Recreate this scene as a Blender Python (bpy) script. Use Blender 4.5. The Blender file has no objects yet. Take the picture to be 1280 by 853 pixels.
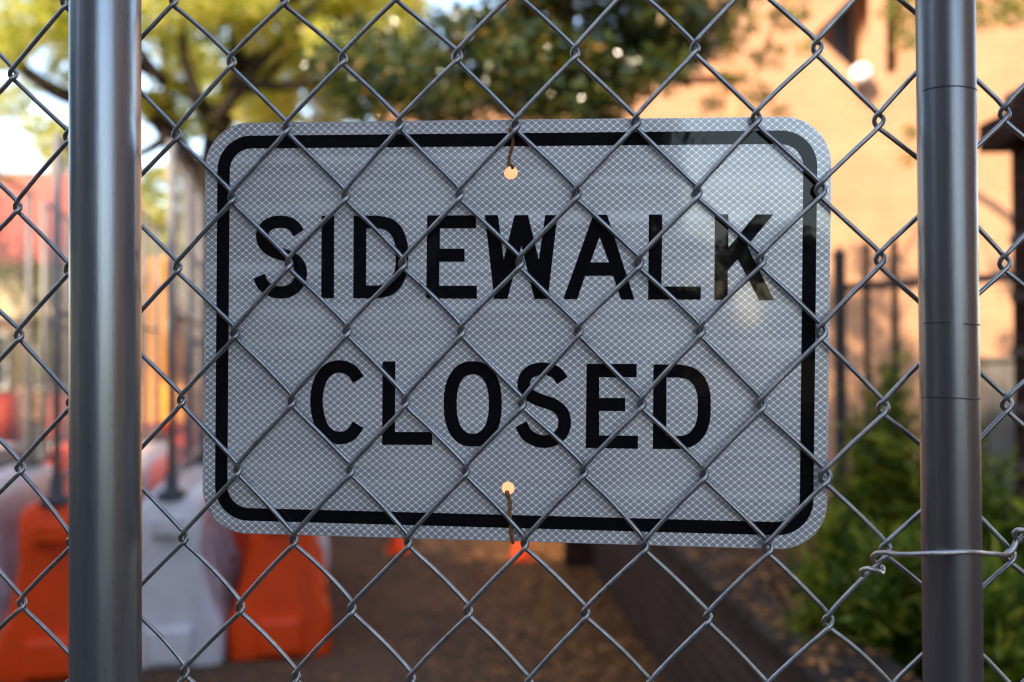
import bpy, bmesh, math, random
import numpy as np
from mathutils import Vector, Matrix, Quaternion
random.seed(7); rng = np.random.default_rng(7)
S = bpy.context.scene
COL = S.collection
R = math.radians

# ------------------------------------------------------------------ camera
F = 1244.0; CX, CY = 640.0, 426.5
cam_d = bpy.data.cameras.new('camera'); cam = bpy.data.objects.new('camera', cam_d); COL.objects.link(cam)
cam_d.sensor_width = 36; cam_d.lens = F * 36 / 1280; cam_d.clip_start = .02; cam_d.clip_end = 500
ROLL = -0.0057; PITCH = R(0.75)
CAMR = Matrix.Rotation(math.pi / 2 + PITCH, 3, 'X') @ Matrix.Rotation(ROLL, 3, 'Z')
CAMP = Vector((0, 0, 1.5))
cam.matrix_world = Matrix.Translation(CAMP) @ CAMR.to_4x4()
cam_d.dof.use_dof = True; cam_d.dof.focus_distance = .735; cam_d.dof.aperture_fstop = 3.9
cam_d.dof.aperture_blades = 0
S.camera = cam

def cvdir(v):                       # camera-frame direction (x right, y down, z forward) -> world
    return CAMR @ Vector((v[0], -v[1], -v[2]))
def P(px, py, d):                   # world point standing behind a photograph pixel at depth d metres
    return CAMP + cvdir(((px - CX) / F * d, (py - CY) / F * d, d))
def G(px, py, z=0.0):
    r = cvdir(((px - CX) / F, (py - CY) / F, 1)); t = (z - CAMP.z) / r.z
    return CAMP + r * t
def XZ(px, py, Y):                  # point of the vertical plane y = Y
    r = cvdir(((px - CX) / F, (py - CY) / F, 1)); return CAMP + r * (Y / r.y)

# ------------------------------------------------------------------ helpers
def tag(o, label=None, cat=None, group=None, kind=None):
    if label: o['label'] = label
    if cat: o['category'] = cat
    if group: o['group'] = group
    if kind: o['kind'] = kind
    return o
def thing(name, label, cat, loc=(0, 0, 0), rz=0, group=None):
    o = bpy.data.objects.new(name, None); COL.objects.link(o)
    o.location = loc; o.rotation_euler = (0, 0, rz); o.empty_display_size = .1
    return tag(o, label, cat, group)
def link(name, me, mat, parent=None, smooth=False):
    if mat: me.materials.append(mat)
    if smooth:
        me.polygons.foreach_set('use_smooth', [True] * len(me.polygons))
    o = bpy.data.objects.new(name, me); COL.objects.link(o)
    if parent: o.parent = parent
    return o
def from_np(name, v, f, mat, parent=None, smooth=False):
    me = bpy.data.meshes.new(name); me.from_pydata([tuple(x) for x in v], [], [tuple(x) for x in f]); me.update()
    return link(name, me, mat, parent, smooth)
def copy_tree(o, parent=None):
    c = o.copy(); COL.objects.link(c); c.parent = parent
    for ch in list(o.children):
        copy_tree(ch, c)
    return c

class MB:
    def __init__(s): s.v = []; s.f = []
    def add(s, v, f):
        n = len(s.v); s.v += [tuple(p) for p in v]; s.f += [tuple(i + n for i in q) for q in f]; return s
    def box(s, a, b, M=None):
        (x0, y0, z0), (x1, y1, z1) = a, b
        v = [Vector(p) for p in ((x0,y0,z0),(x1,y0,z0),(x1,y1,z0),(x0,y1,z0),(x0,y0,z1),(x1,y0,z1),(x1,y1,z1),(x0,y1,z1))]
        if M: v = [M @ p for p in v]
        return s.add(v, [(0,3,2,1),(4,5,6,7),(0,1,5,4),(1,2,6,5),(2,3,7,6),(3,0,4,7)])
    def tube(s, pts, r, n=8, cap=True):
        pts = [Vector(p) for p in pts]; m = len(pts)
        rr = r if hasattr(r, '__len__') else [r] * m
        T = [(pts[min(i + 1, m - 1)] - pts[max(i - 1, 0)]).normalized() for i in range(m)]
        ref = Vector((0, 1, 0)) if abs(T[0].y) < .8 else Vector((1, 0, 0))
        N = T[0].cross(ref).normalized(); v = []; f = []
        for i in range(m):
            N = (N - T[i] * N.dot(T[i])).normalized(); B = T[i].cross(N)
            for k in range(n):
                a = 2 * math.pi * k / n; v.append(pts[i] + (N * math.cos(a) + B * math.sin(a)) * rr[i])
        for i in range(m - 1):
            for k in range(n):
                a = i * n + k; b = i * n + (k + 1) % n; f.append((a, b, b + n, a + n))
        if cap: f.append(tuple(range(n))[::-1]); f.append(tuple(range((m - 1) * n, m * n)))
        return s.add(v, f)
    def prism(s, poly, y0, y1, M=None):           # poly in xz, extruded along y
        n = len(poly); v = [Vector((x, y0, z)) for x, z in poly] + [Vector((x, y1, z)) for x, z in poly]
        if M: v = [M @ p for p in v]
        f = [tuple(range(n)), tuple(range(2 * n - 1, n - 1, -1))] + [(i, i + n, (i + 1) % n + n, (i + 1) % n) for i in range(n)]
        return s.add(v, f)
    def loft(s, rings):
        n = len(rings[0]); v = [p for r in rings for p in r]; f = []
        for i in range(len(rings) - 1):
            for k in range(n):
                a = i * n + k; b = i * n + (k + 1) % n; f.append((a, b, b + n, a + n))
        f.append(tuple(range(n))[::-1]); f.append(tuple(range((len(rings) - 1) * n, len(rings) * n)))
        return s.add(v, f)
    def build(s, name, mat, parent=None, smooth=False, bevel=0, auto=False):
        o = from_np(name, s.v, s.f, mat, parent, smooth)
        if bevel:
            m = o.modifiers.new('b', 'BEVEL'); m.width = bevel; m.segments = 2; m.limit_method = 'ANGLE'
        return o

def spline(pts, n=8, closed=False):
    pts = [Vector(p) for p in pts]; m = len(pts); out = []
    rngi = range(m) if closed else range(m - 1)
    for i in rngi:
        g = (lambda k: pts[k % m]) if closed else (lambda k: pts[min(max(k, 0), m - 1)])
        p0, p1, p2, p3 = g(i - 1), g(i), g(i + 1), g(i + 2)
        for k in range(n):
            t = k / n; d0 = max((p1 - p0).length, 1e-9); d1 = max((p2 - p1).length, 1e-9); d2 = max((p3 - p2).length, 1e-9)
            if (p1 - p0).length < 1e-8: m1 = (p2 - p1)
            else: m1 = ((p1 - p0) / d0 * d1 + (p2 - p1) / d1 * d0) / (d0 + d1) * d1
            if (p3 - p2).length < 1e-8: m2 = (p2 - p1)
            else: m2 = ((p2 - p1) / d1 * d2 + (p3 - p2) / d2 * d1) / (d1 + d2) * d1
            out.append(p1 * (2*t**3 - 3*t*t + 1) + m1 * (t**3 - 2*t*t + t) + p2 * (-2*t**3 + 3*t*t) + m2 * (t**3 - t*t))
    if not closed: out.append(pts[-1])
    return out

def flat_shape(name, loops, depth, mat, parent, M):   # 2-D outline with holes, given a real thickness
    cu = bpy.data.curves.new(name, 'CURVE'); cu.dimensions = '2D'; cu.fill_mode = 'BOTH'; cu.extrude = depth / 2
    for lp in loops:
        sp = cu.splines.new('POLY'); sp.points.add(len(lp) - 1)
        for p, q in zip(sp.points, lp): p.co = (q[0], q[1], 0, 1)
        sp.use_cyclic_u = True
    tmp = bpy.data.objects.new('tmp', cu); COL.objects.link(tmp)
    dg = bpy.context.evaluated_depsgraph_get(); me = bpy.data.meshes.new_from_object(tmp.evaluated_get(dg))
    bpy.data.objects.remove(tmp); bpy.data.curves.remove(cu)
    me.name = name; me.materials.clear()
    if M is not None: me.transform(M)
    return link(name, me, mat, parent)

# ------------------------------------------------------------------ materials
class NT:
    def __init__(s, name):
        s.m = bpy.data.materials.new(name); s.m.use_nodes = True; s.t = s.m.node_tree; s.n = s.t.nodes; s.l = s.t.links
        s.b = s.n['Principled BSDF']; s.o = s.n['Material Output']
    def node(s, ty, **kw):
        n = s.n.new(ty)
        for k, v in kw.items(): setattr(n, k, v)
        return n
    def lk(s, a, b): s.l.new(a, b)
    def put(s, sock, v):
        if isinstance(v, bpy.types.NodeSocket): s.l.new(v, sock)
        elif isinstance(v, (tuple, list)): sock.default_value = tuple(v) + ((1,) if len(v) == 3 and sock.type == 'RGBA' else ())
        else: sock.default_value = v
    def math(s, op, a, b=0.0, c=0.0, clamp=False):
        n = s.node('ShaderNodeMath', operation=op); n.use_clamp = clamp
        s.put(n.inputs[0], a); s.put(n.inputs[1], b); s.put(n.inputs[2], c); return n.outputs[0]
    def coord(s, kind='Object', scale=(1, 1, 1)):
        t = s.node('ShaderNodeTexCoord'); mp = s.node('ShaderNodeMapping'); mp.inputs['Scale'].default_value = scale
        s.lk(t.outputs[kind], mp.inputs[0]); return mp.outputs[0]
    def noise(s, vec, scale, detail=4, rough=.6):
        n = s.node('ShaderNodeTexNoise'); s.lk(vec, n.inputs['Vector']); n.inputs['Scale'].default_value = scale
        n.inputs['Detail'].default_value = detail; n.inputs['Roughness'].default_value = rough; return n.outputs[0]
    def ramp(s, fac, stops):
        n = s.node('ShaderNodeValToRGB'); e = n.color_ramp.elements
        while len(e) < len(stops): e.new(.5)
        for k, (p, c) in zip(e, stops): k.position = p; k.color = tuple(c) + (1,)
        s.lk(fac, n.inputs[0]); return n.outputs[0]
    def mix(s, fac, a, b, mode='MIX'):
        n = s.node('ShaderNodeMix', data_type='RGBA', blend_type=mode)
        s.put(n.inputs['Factor'], fac); s.put(n.inputs['A'], a); s.put(n.inputs['B'], b)
        return n.outputs['Result']
    def bump(s, h, strength=.3, dist=.01):
        n = s.node('ShaderNodeBump'); n.inputs['Strength'].default_value = strength; n.inputs['Distance'].default_value = dist
        s.lk(h, n.inputs['Height']); s.lk(n.outputs[0], s.b.inputs['Normal'])
    def set(s, **kw):
        for k, v in kw.items(): s.put(s.b.inputs[k.replace('_', ' ')], v)
        return s

def simple(name, c, rough=.6, metal=0, var=.12, sc=8, bump=0, coat=0):
    t = NT(name); v = t.coord(); n = t.noise(v, sc, 5)
    lo = tuple(x * (1 - var) for x in c); hi = tuple(min(1, x * (1 + var)) for x in c)
    t.set(Base_Color=t.ramp(n, [(.3, lo), (.7, hi)]), Roughness=rough, Metallic=metal, Coat_Weight=coat)
    if rough > .8: t.set(Specular_IOR_Level=.08)
    if bump: t.bump(t.noise(v, sc * 4, 6), bump)
    return t.m

def galvanised(name, c, r0, streak, metal=.86, seed=0.):
    t = NT(name); v = t.coord('Object', (1, 1, .035)); v2 = t.coord('Object', (1, 1, 1))
    n = t.noise(v, streak, 6, .7); n2 = t.noise(v2, 90, 5, .7); n3 = t.noise(v2, 14, 5, .6)
    f = t.math('ADD', t.math('MULTIPLY', n, .7), t.math('MULTIPLY', n3, .3))
    sp = t.ramp(n2, [(.22, (.4, .4, .4)), (.33, (1, 1, 1))])
    col = t.ramp(f, [(.3, tuple(x * .86 for x in c)), (.7, tuple(x * 1.12 for x in c))])
    col = t.mix(1.0, col, sp, 'MULTIPLY')
    vs = t.coord('Object', (500, 500, 26)); ns = t.noise(vs, 1.0, 2, .5)
    col = t.mix(t.math('MULTIPLY', t.math('SUBTRACT', ns, .74), 9, clamp=True), col, (.5, .52, .54))
    nb = t.noise(v2, 38, 4, .6); col = t.mix(t.math('MULTIPLY', t.math('SUBTRACT', nb, .70), 9, clamp=True), col, (.07, .065, .06))
    t.set(Base_Color=col, Metallic=metal,
          Roughness=t.math('ADD', t.math('MULTIPLY', n, .12), r0 - .06, clamp=True))
    t.bump(t.math('ADD', t.math('MULTIPLY', n, .8), t.math('MULTIPLY', t.noise(v2, 700, 3, .6), .5)), .16, .0009)
    return t.m
M_POST = galvanised('galvanised_post_steel', (.25, .275, .30), .29, 240)
M_POST2 = galvanised('weathered_post_steel', (.19, .193, .205), .33, 300)
def wire_mat():
    t = NT('galvanised_wire'); v = t.coord(); n = t.noise(v, 70, 5, .7); n2 = t.noise(v, 700, 3, .6)
    sp = t.noise(v, 160, 4, .6)
    wc = t.mix(t.math('MULTIPLY', t.math('SUBTRACT', sp, .66), 10, clamp=True), t.ramp(n, [(.3, (.17, .175, .175)), (.7, (.35, .355, .355))]), (.06, .042, .03))
    t.set(Base_Color=wc, Metallic=.82,
          Roughness=t.math('ADD', t.math('MULTIPLY', n2, .2), .20))
    t.bump(n2, .07, .0004); return t.m
M_WIRE = wire_mat()
M_TIE = simple('tie_wire_steel', (.45, .42, .40), .3, .9, .25, 60, .2)
M_RUST = simple('rusty_wire', (.30, .10, .02), .75, .2, .55, 420, .5)
M_ALU = simple('aluminium_blank', (.45, .46, .48), .4, .9)

def sheeting():
    # pale prismatic sheeting: welded-cell net in a lighter grey, faint rows in the cells, soft tile bands
    t = NT('prismatic_sheeting'); tc = t.node('ShaderNodeTexCoord'); sep = t.node('ShaderNodeSeparateXYZ'); t.lk(tc.outputs['Object'], sep.inputs[0])
    x, y = sep.outputs[0], sep.outputs[1]
    wob = t.noise(tc.outputs['Object'], 9, 2)
    xs = t.math('MULTIPLY', x, 1 / .0059); ys = t.math('MULTIPLY', y, 1 / .0050)
    a = t.math('ADD', xs, ys); b = t.math('SUBTRACT', xs, ys)
    def line(s_, w):
        fr = t.math('FRACT', t.math('ADD', s_, 200.25)); d = t.math('ABSOLUTE', t.math('SUBTRACT', fr, .5))
        return t.math('MULTIPLY', t.math('SUBTRACT', d, .5 - w), 1 / (w * .55), clamp=True)
    cs_ = t.math('ADD', t.math('COSINE', t.math('MULTIPLY', xs, 2 * math.pi)), t.math('COSINE', t.math('MULTIPLY', ys, 2 * math.pi)))
    net = t.math('MULTIPLY', t.math('SUBTRACT', .50, t.math('ABSOLUTE', cs_)), 1 / .42, clamp=True)
    # fine rows inside cells
    row = t.math('ABSOLUTE', t.math('SUBTRACT', t.math('FRACT', t.math('MULTIPLY', y, 1 / .00108)), .5))
    row = t.math('MULTIPLY', row, .5)
    cell = t.noise(tc.outputs['Object'], 16, 4)
    # tile bands: broad horizontal strips of the sheeting
    mp = t.node('ShaderNodeMapping'); mp.inputs['Scale'].default_value = (7, 110, 1); t.lk(tc.outputs['Object'], mp.inputs[0])
    band = t.noise(mp.outputs[0], 1.0, 3)
    tile = t.math('FRACT', t.math('ADD', t.math('MULTIPLY', y, 1 / .0203), 40))
    tile = t.math('GREATER_THAN', tile, .52)
    base = t.ramp(cell, [(.25, (.29, .29, .295)), (.75, (.40, .39, .385))])
    base = t.mix(t.math('MULTIPLY', row, .0), base, (.42, .45, .5))
    base = t.mix(t.math('MULTIPLY', t.math('SUBTRACT', band, .42), 2.2, clamp=True), base, (.22, .222, .23))
    base = t.mix(t.math('MULTIPLY', tile, .07), base, (.42, .44, .48))
    mp2 = t.node('ShaderNodeMapping'); mp2.inputs['Scale'].default_value = (2.2, 75, 1); mp2.inputs['Location'].default_value = (3.1, 1.7, 0); t.lk(tc.outputs['Object'], mp2.inputs[0])
    band2 = t.noise(mp2.outputs[0], 1.0, 1)
    base = t.mix(t.math('MULTIPLY', t.math('SUBTRACT', band2, .56), 2.6, clamp=True), base, (.62, .62, .63))  # pale streaks: retroreflected light of the sheeting put into the base colour
    hue = t.noise(tc.outputs['Object'], 55, 2)
    base = t.mix(t.math('MULTIPLY', t.math('SUBTRACT', hue, .55), 1.2, clamp=True), base, (.16, .165, .30))
    col = t.mix(t.math('MULTIPLY', net, .95), base, (.97, .97, .97))
    dirt = t.noise(tc.outputs['Object'], 26, 6, .7)
    col = t.mix(t.math('MULTIPLY', t.math('SUBTRACT', dirt, .60), 2.2, clamp=True), col, (.33, .32, .30))
    # vertical seam of two sheets
    seam = t.math('LESS_THAN', t.math('ABSOLUTE', t.math('SUBTRACT', x, .322)), .0005)
    col = t.mix(t.math('MULTIPLY', seam, .4), col, (.5, .52, .56))
    t.set(Base_Color=col, Metallic=.2, Roughness=.36, Coat_Weight=1.0, Coat_Roughness=.045, Coat_IOR=1.5)
    h = t.math('ADD', t.math('MULTIPLY', net, -.03), t.math('MULTIPLY', wob, 1.0))
    t.bump(h, .25, .004); return t.m
M_SHEET = sheeting()
def vinyl():
    t = NT('black_vinyl'); v = t.coord(); n = t.noise(v, 22, 3, .5); n2 = t.noise(v, 900, 4, .6)
    mp = t.coord('Object', (40, 400, 1)); sc = t.noise(mp, 1.2, 5, .7)
    sp = t.ramp(n2, [(.70, (0, 0, 0)), (.76, (1, 1, 1))])
    col = t.mix(t.math('MULTIPLY', t.math('SUBTRACT', sc, .68), 2, clamp=True), (.0045, .0045, .006), (.05, .05, .055))
    col = t.mix(t.math('MULTIPLY', sp, .35), col, (.16, .16, .17))
    t.set(Base_Color=col, Roughness=.05, Specular_IOR_Level=.19)
    t.bump(n, .22, .0022); return t.m
M_VINYL = vinyl()

def leaf_mat(name, stops, trans=.5, gloss=.25, rough=.35):
    t = NT(name); g = t.node('ShaderNodeNewGeometry')
    c = t.ramp(g.outputs['Random Per Island'], stops)
    t.set(Base_Color=c, Roughness=rough, Specular_IOR_Level=gloss)
    tr = t.node('ShaderNodeBsdfTranslucent'); t.lk(t.mix(1.0, c, (1.0, 1.0, .55), 'MULTIPLY'), tr.inputs[0])
    mx = t.node('ShaderNodeMixShader'); mx.inputs[0].default_value = trans
    t.lk(t.b.outputs[0], mx.inputs[1]); t.lk(tr.outputs[0], mx.inputs[2]); t.lk(mx.outputs[0], t.o.inputs['Surface'])
    return t.m
M_LEAF_GOLD = leaf_mat('golden_oak_leaves', [(0, (.20, .24, .03)), (.35, (.50, .54, .06)), (.7, (.70, .68, .20)), (1, (.72, .58, .30))], .5)
M_LEAF_DARK = leaf_mat('dark_evergreen_leaves', [(0, (.012, .026, .007)), (.5, (.03, .055, .012)), (.85, (.10, .12, .02)), (1, (.26, .13, .02))], .35, .6, .15)
M_LEAF_MID = leaf_mat('mid_green_leaves', [(0, (.06, .09, .015)), (.6, (.16, .20, .03)), (1, (.34, .28, .06))], .4)
M_LEAF_BUSH = leaf_mat('narrow_bush_leaves', [(0, (.02, .045, .008)), (.45, (.08, .14, .012)), (.8, (.22, .26, .025)), (1, (.50, .44, .06))], .4, .2, .4)
M_LEAF_DRY = leaf_mat('dry_fallen_leaves', [(0, (.08, .034, .012)), (.5, (.24, .10, .034)), (.9, (.34, .155, .055)), (1, (.55, .22, .05))], .15, .2, .6)
M_BARK = simple('oak_bark', (.022, .017, .013), .9, 0, .4, 12, .8)

def brick(name, c1, c2, mortar, scale=1.0, rough=.85, axis='XZ'):
    t = NT(name); tc = t.node('ShaderNodeTexCoord'); sep = t.node('ShaderNodeSeparateXYZ'); t.lk(tc.outputs['Object'], sep.inputs[0])
    cmb = t.node('ShaderNodeCombineXYZ')
    t.lk(t.math('ADD', sep.outputs[0], sep.outputs[1]), cmb.inputs[0]); t.lk(sep.outputs[2], cmb.inputs[1])
    b = t.node('ShaderNodeTexBrick'); t.lk(cmb.outputs[0], b.inputs['Vector'])
    b.inputs['Scale'].default_value = 1; b.inputs['Brick Width'].default_value = .215 * scale; b.inputs['Row Height'].default_value = .075 * scale
    b.inputs['Mortar Size'].default_value = .008 * scale; b.inputs['Mortar Smooth'].default_value = .2
    t.put(b.inputs['Color1'], c1); t.put(b.inputs['Color2'], c2); t.put(b.inputs['Mortar'], mortar)
    n = t.noise(tc.outputs['Object'], 1.3, 6, .65); n2 = t.noise(tc.outputs['Object'], 30, 4, .6)
    col = t.mix(1.0, b.outputs['Color'], t.ramp(n, [(.3, (.82, .80, .78)), (.7, (1.1, 1.08, 1.05))]), 'MULTIPLY')
    col = t.mix(1.0, col, t.ramp(n2, [(.3, (.85, .85, .85)), (.7, (1.1, 1.1, 1.1))]), 'MULTIPLY')
    t.set(Base_Color=col, Roughness=rough, Specular_IOR_Level=.08)
    t.bump(t.math('SUBTRACT', t.math('MULTIPLY', n2, .3), b.outputs['Fac']), .6, .006); return t.m
M_BRICK = brick('tan_brick', (.46, .235, .13), (.52, .27, .155), (.55, .34, .215))
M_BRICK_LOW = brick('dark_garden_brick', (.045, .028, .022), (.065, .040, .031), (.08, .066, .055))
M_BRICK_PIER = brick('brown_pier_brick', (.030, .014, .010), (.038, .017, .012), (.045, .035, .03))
M_BRICK_BACK = brick('dark_brown_brick', (.10, .06, .045), (.14, .08, .06), (.2, .18, .16))
M_IRON = simple('black_iron', (.010, .009, .009), .7, 0, .2, 40, .1)
M_CONC = simple('grey_concrete', (.28, .27, .26), .85, 0, .2, 6, .4)
M_GLASS = simple('window_glass', (.06, .08, .10), .05, 0, .1, 3)
M_TRIM = simple('pale_trim', (.62, .58, .52), .6)
M_ORANGE = simple('orange_plastic', (.66, .045, .0), .55, 0, .12, 5, .08)
M_WHITE = simple('white_plastic', (.50, .47, .49), .45, 0, .08, 5, .08)
M_RUBBER = simple('black_rubber', (.02, .02, .022), .6, 0, .2, 20, .2)
M_YELLOW = simple('yellow_machine_paint', (.78, .30, .015), .4, 0, .15, 4, 0, .3)
M_RED = simple('red_roof_metal', (.48, .085, .06), .5, 0, .12, 3)
M_CREAM = simple('cream_stucco', (.62, .48, .28), .8, 0, .12, 2, .2)
M_BROWN = simple('brown_stucco', (.26, .16, .11), .85, 0, .2, 2, .2)
M_TEMP = simple('temp_fence_steel', (.20, .19, .185), .5, .2, .2, 10)
M_ASPHALT = simple('asphalt', (.05, .048, .047), .9, 0, .3, 30, .4)

for m_, dc in ((M_ORANGE, (.10, .03, .015)), (M_WHITE, (.16, .13, .11))):
    nt_ = m_.node_tree; b_ = nt_.nodes['Principled BSDF']; src_ = b_.inputs['Base Color'].links[0].from_socket
    tc_ = nt_.nodes.new('ShaderNodeTexCoord'); mp_ = nt_.nodes.new('ShaderNodeMapping'); mp_.inputs['Scale'].default_value = (1, 1, .45)
    n_ = nt_.nodes.new('ShaderNodeTexNoise'); n_.inputs['Scale'].default_value = 9; n_.inputs['Detail'].default_value = 8; n_.inputs['Roughness'].default_value = .7
    r_ = nt_.nodes.new('ShaderNodeValToRGB'); r_.color_ramp.elements[0].position = .52; r_.color_ramp.elements[1].position = .78; r_.color_ramp.elements[1].color = (.6, .6, .6, 1)
    mx_ = nt_.nodes.new('ShaderNodeMix'); mx_.data_type = 'RGBA'; mx_.inputs['B'].default_value = dc + (1,)
    L_ = nt_.links; L_.new(tc_.outputs['Object'], mp_.inputs[0]); L_.new(mp_.outputs[0], n_.inputs['Vector']); L_.new(n_.outputs[0], r_.inputs[0])
    L_.new(r_.outputs[0], mx_.inputs['Factor']); L_.new(src_, mx_.inputs['A']); L_.new(mx_.outputs['Result'], b_.inputs['Base Color'])
    b_.inputs['Specular IOR Level'].default_value = .3

def ground_mat():
    t = NT('dusty_brown_ground'); v = t.coord(); n = t.noise(v, 1.1, 8, .65); n2 = t.noise(v, 14, 6, .7); n3 = t.noise(v, 120, 3, .6)
    col = t.ramp(n, [(.3, (.062, .040, .028)), (.55, (.10, .060, .038)), (.75, (.15, .082, .042))])
    col = t.mix(1.0, col, t.ramp(n2, [(.3, (.6, .58, .58)), (.7, (1.3, 1.25, 1.2))]), 'MULTIPLY')
    t.set(Base_Color=col, Roughness=.95, Specular_IOR_Level=.08); t.bump(t.math('ADD', n2, t.math('MULTIPLY', n3, .4)), .6, .02); return t.m
M_GROUND = ground_mat()
M_BAND = simple('dark_stone_band', (.07, .06, .055), .8)
M_COPE = simple('dark_coping_stone', (.038, .027, .021), .9, 0, .5, 14, .6)
M_PED = simple('weathered_grey_concrete', (.13, .115, .10), .9, 0, .3, 9, .4)
M_DRUM = simple('faded_orange_plastic', (.36, .030, .006), .6, 0, .2, 5)
M_SOIL = simple('mulch_soil', (.05, .03, .02), .95, 0, .5, 30, .8)

# ------------------------------------------------------------------ sign plane (measured once, a real 18 x 12 in sign)
T0 = CAMP + cvdir((-0.22941741, -0.1630575, 0.74437993))         # top left corner
AX = cvdir((0.45497719, 0.00450573, -0.04271359)).normalized()
BY = -cvdir((-0.0022135, 0.3065823, 0.0017331)); BY = (BY - AX * BY.dot(AX)).normalized()
NZ = AX.cross(BY).normalized()                                   # towards the camera
W, H = .457, .3066
MS = Matrix((AX, BY, NZ)).transposed().to_4x4(); MS.translation = T0      # local: x right, y up (0..-H), z to camera
MSI = MS.inverted()
def on_plane(px, py, off=0.0):                                   # photograph point -> sign-plane coordinates, off metres in front
    r = cvdir(((px - CX) / F, (py - CY) / F, 1)); o = T0 + NZ * off
    t = (o - CAMP).dot(NZ) / r.dot(NZ); q = MSI @ (CAMP + r * t); return (q.x, q.y)

def rrect(x0, y0, x1, y1, r, n=14):
    out = []
    for cx, cy, a0 in ((x1 - r, y1 - r, 0), (x0 + r, y1 - r, 90), (x0 + r, y0 + r, 180), (x1 - r, y0 + r, 270)):
        for k in range(n + 1):
            a = R(a0 + 90 * k / n); out.append((cx + r * math.cos(a), cy + r * math.sin(a)))
    return out
def circ(cx, cy, r, n=28): return [(cx + r * math.cos(2 * math.pi * k / n), cy + r * math.sin(2 * math.pi * k / n)) for k in range(n)]
sign = thing('sidewalk_closed_sign', 'grey reflective metal sign with black letters SIDEWALK CLOSED, wired to the chain link', 'sign')
sign.matrix_world = MS
# the sheet is slightly bent at its top right corner
def bend(me):
    return
    for v in me.vertices:
        u = max(0, (v.co.x - .30) / .157) * max(0, (v.co.y + .16) / .16)
        v.co.z += -.0045 * u * u
h1 = on_plane(638.5, 216); h2 = on_plane(635, 610.5)
holes = [circ(*h1, .0050), circ(*h2, .0048)]
def dens(lp, step=.006):
    out = []
    for i in range(len(lp)):
        a = Vector(lp[i]); b = Vector(lp[(i + 1) % len(lp)]); n = max(1, int((b - a).length / step))
        out += [tuple(a.lerp(b, k / n)) for k in range(n)]
    return out
def sheet_part(name, loops, z, th, mat, grid=False):
    o = flat_shape(name, [dens(l) for l in loops], th, mat, sign, Matrix.Translation((0, 0, z)))
    bend(o.data); return o
sheet_part('aluminium_blank', [rrect(0, -H, W, 0, .034)] + holes, -.0011, .0019, M_ALU)
sheet_part('reflective_face', [rrect(.0004, -H + .0004, W - .0004, -.0004, .0338)] + holes, 0, .0002, M_SHEET)
def ring(i0, i1, r0, r1): return [rrect(i0, -H + i0, W - i0, -i0, r0), rrect(i1, -H + i1, W - i1, -i1, r1)]
sheet_part('black_border', ring(.0098, .0193, .0255, .0165), .00028, .00016, M_VINYL)

def crop(ox, oy, s): return lambda p: on_plane(ox + p[0] / s, oy + p[1] / s)
def strokes(pts, w, f):            # constant width ribbon along a centre line, in crop pixels
    c = spline([Vector((p[0], p[1], 0)) for p in pts], 6); L = []; Rr = []
    for i in range(len(c)):
        t = (c[min(i + 1, len(c) - 1)] - c[max(i - 1, 0)]).normalized(); n = Vector((-t.y, t.x, 0)) * w / 2
        L.append(f(c[i] + n)); Rr.append(f(c[i] - n))
    return [L + Rr[::-1]]
def bz(p0, p1, p2, n=8):           # quadratic corner
    return [((1-t)**2*p0[0]+2*t*(1-t)*p1[0]+t*t*p2[0], (1-t)**2*p0[1]+2*t*(1-t)*p1[1]+t*t*p2[1]) for t in [k/n for k in range(1, n + 1)]]
def poly(f, *loops): return [[f(p) for p in lp] for lp in loops]
def superell(cx, cy, rx, ry, e, n=64):
    out = []
    for k in range(n):
        a = 2 * math.pi * k / n; c, s = math.cos(a), math.sin(a)
        out.append((cx + rx * abs(c) ** (2 / e) * (1 if c > 0 else -1), cy + ry * abs(s) ** (2 / e) * (1 if s > 0 else -1)))
    return out
f1, f2, f3, f4, f5 = crop(310, 255, 6.5625), crop(430, 255, 6.5625), crop(595, 255, 6.5625), crop(690, 255, 6.5625), crop(840, 255, 6.5625)
f6, f7, f8 = crop(375, 440, 6.5625), crop(545, 440, 6.5625), crop(720, 440, 6.5625)
def letD(f, xl, xlb, yt, yb, xs, xr, ixl, it, ib, ixr):
    ym = (yt + yb) / 2
    o = [(xl, yt), (xs, yt)] + spl2([(xs, yt), (xs + (xr - xs) * .48, yt + 30), (xs + (xr - xs) * .80, yt + 105), (xr - 10, yt + 205), (xr, ym), (xr - 12, yb - 205), (xs + (xr - xs) * .79, yb - 105), (xs + (xr - xs) * .46, yb - 28), (xs, yb)]) + [(xlb, yb)]
    xi = xs - 15; i = [(ixl, it), (xi, it)] + spl2([(xi, it), (xi + (ixr - xi) * .45, it + 14), (xi + (ixr - xi) * .78, it + 60), (ixr - 8, it + 125), (ixr, ym), (ixr - 9, ib - 125), (xi + (ixr - xi) * .76, ib - 58), (xi + (ixr - xi) * .45, ib - 13), (xi, ib)]) + [(ixl - 2, ib)]
    return poly(f, o, i)
def spl2(p): return [(v.x, v.y) for v in spline([Vector((a, b, 0)) for a, b in p], 5)][1:]
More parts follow.
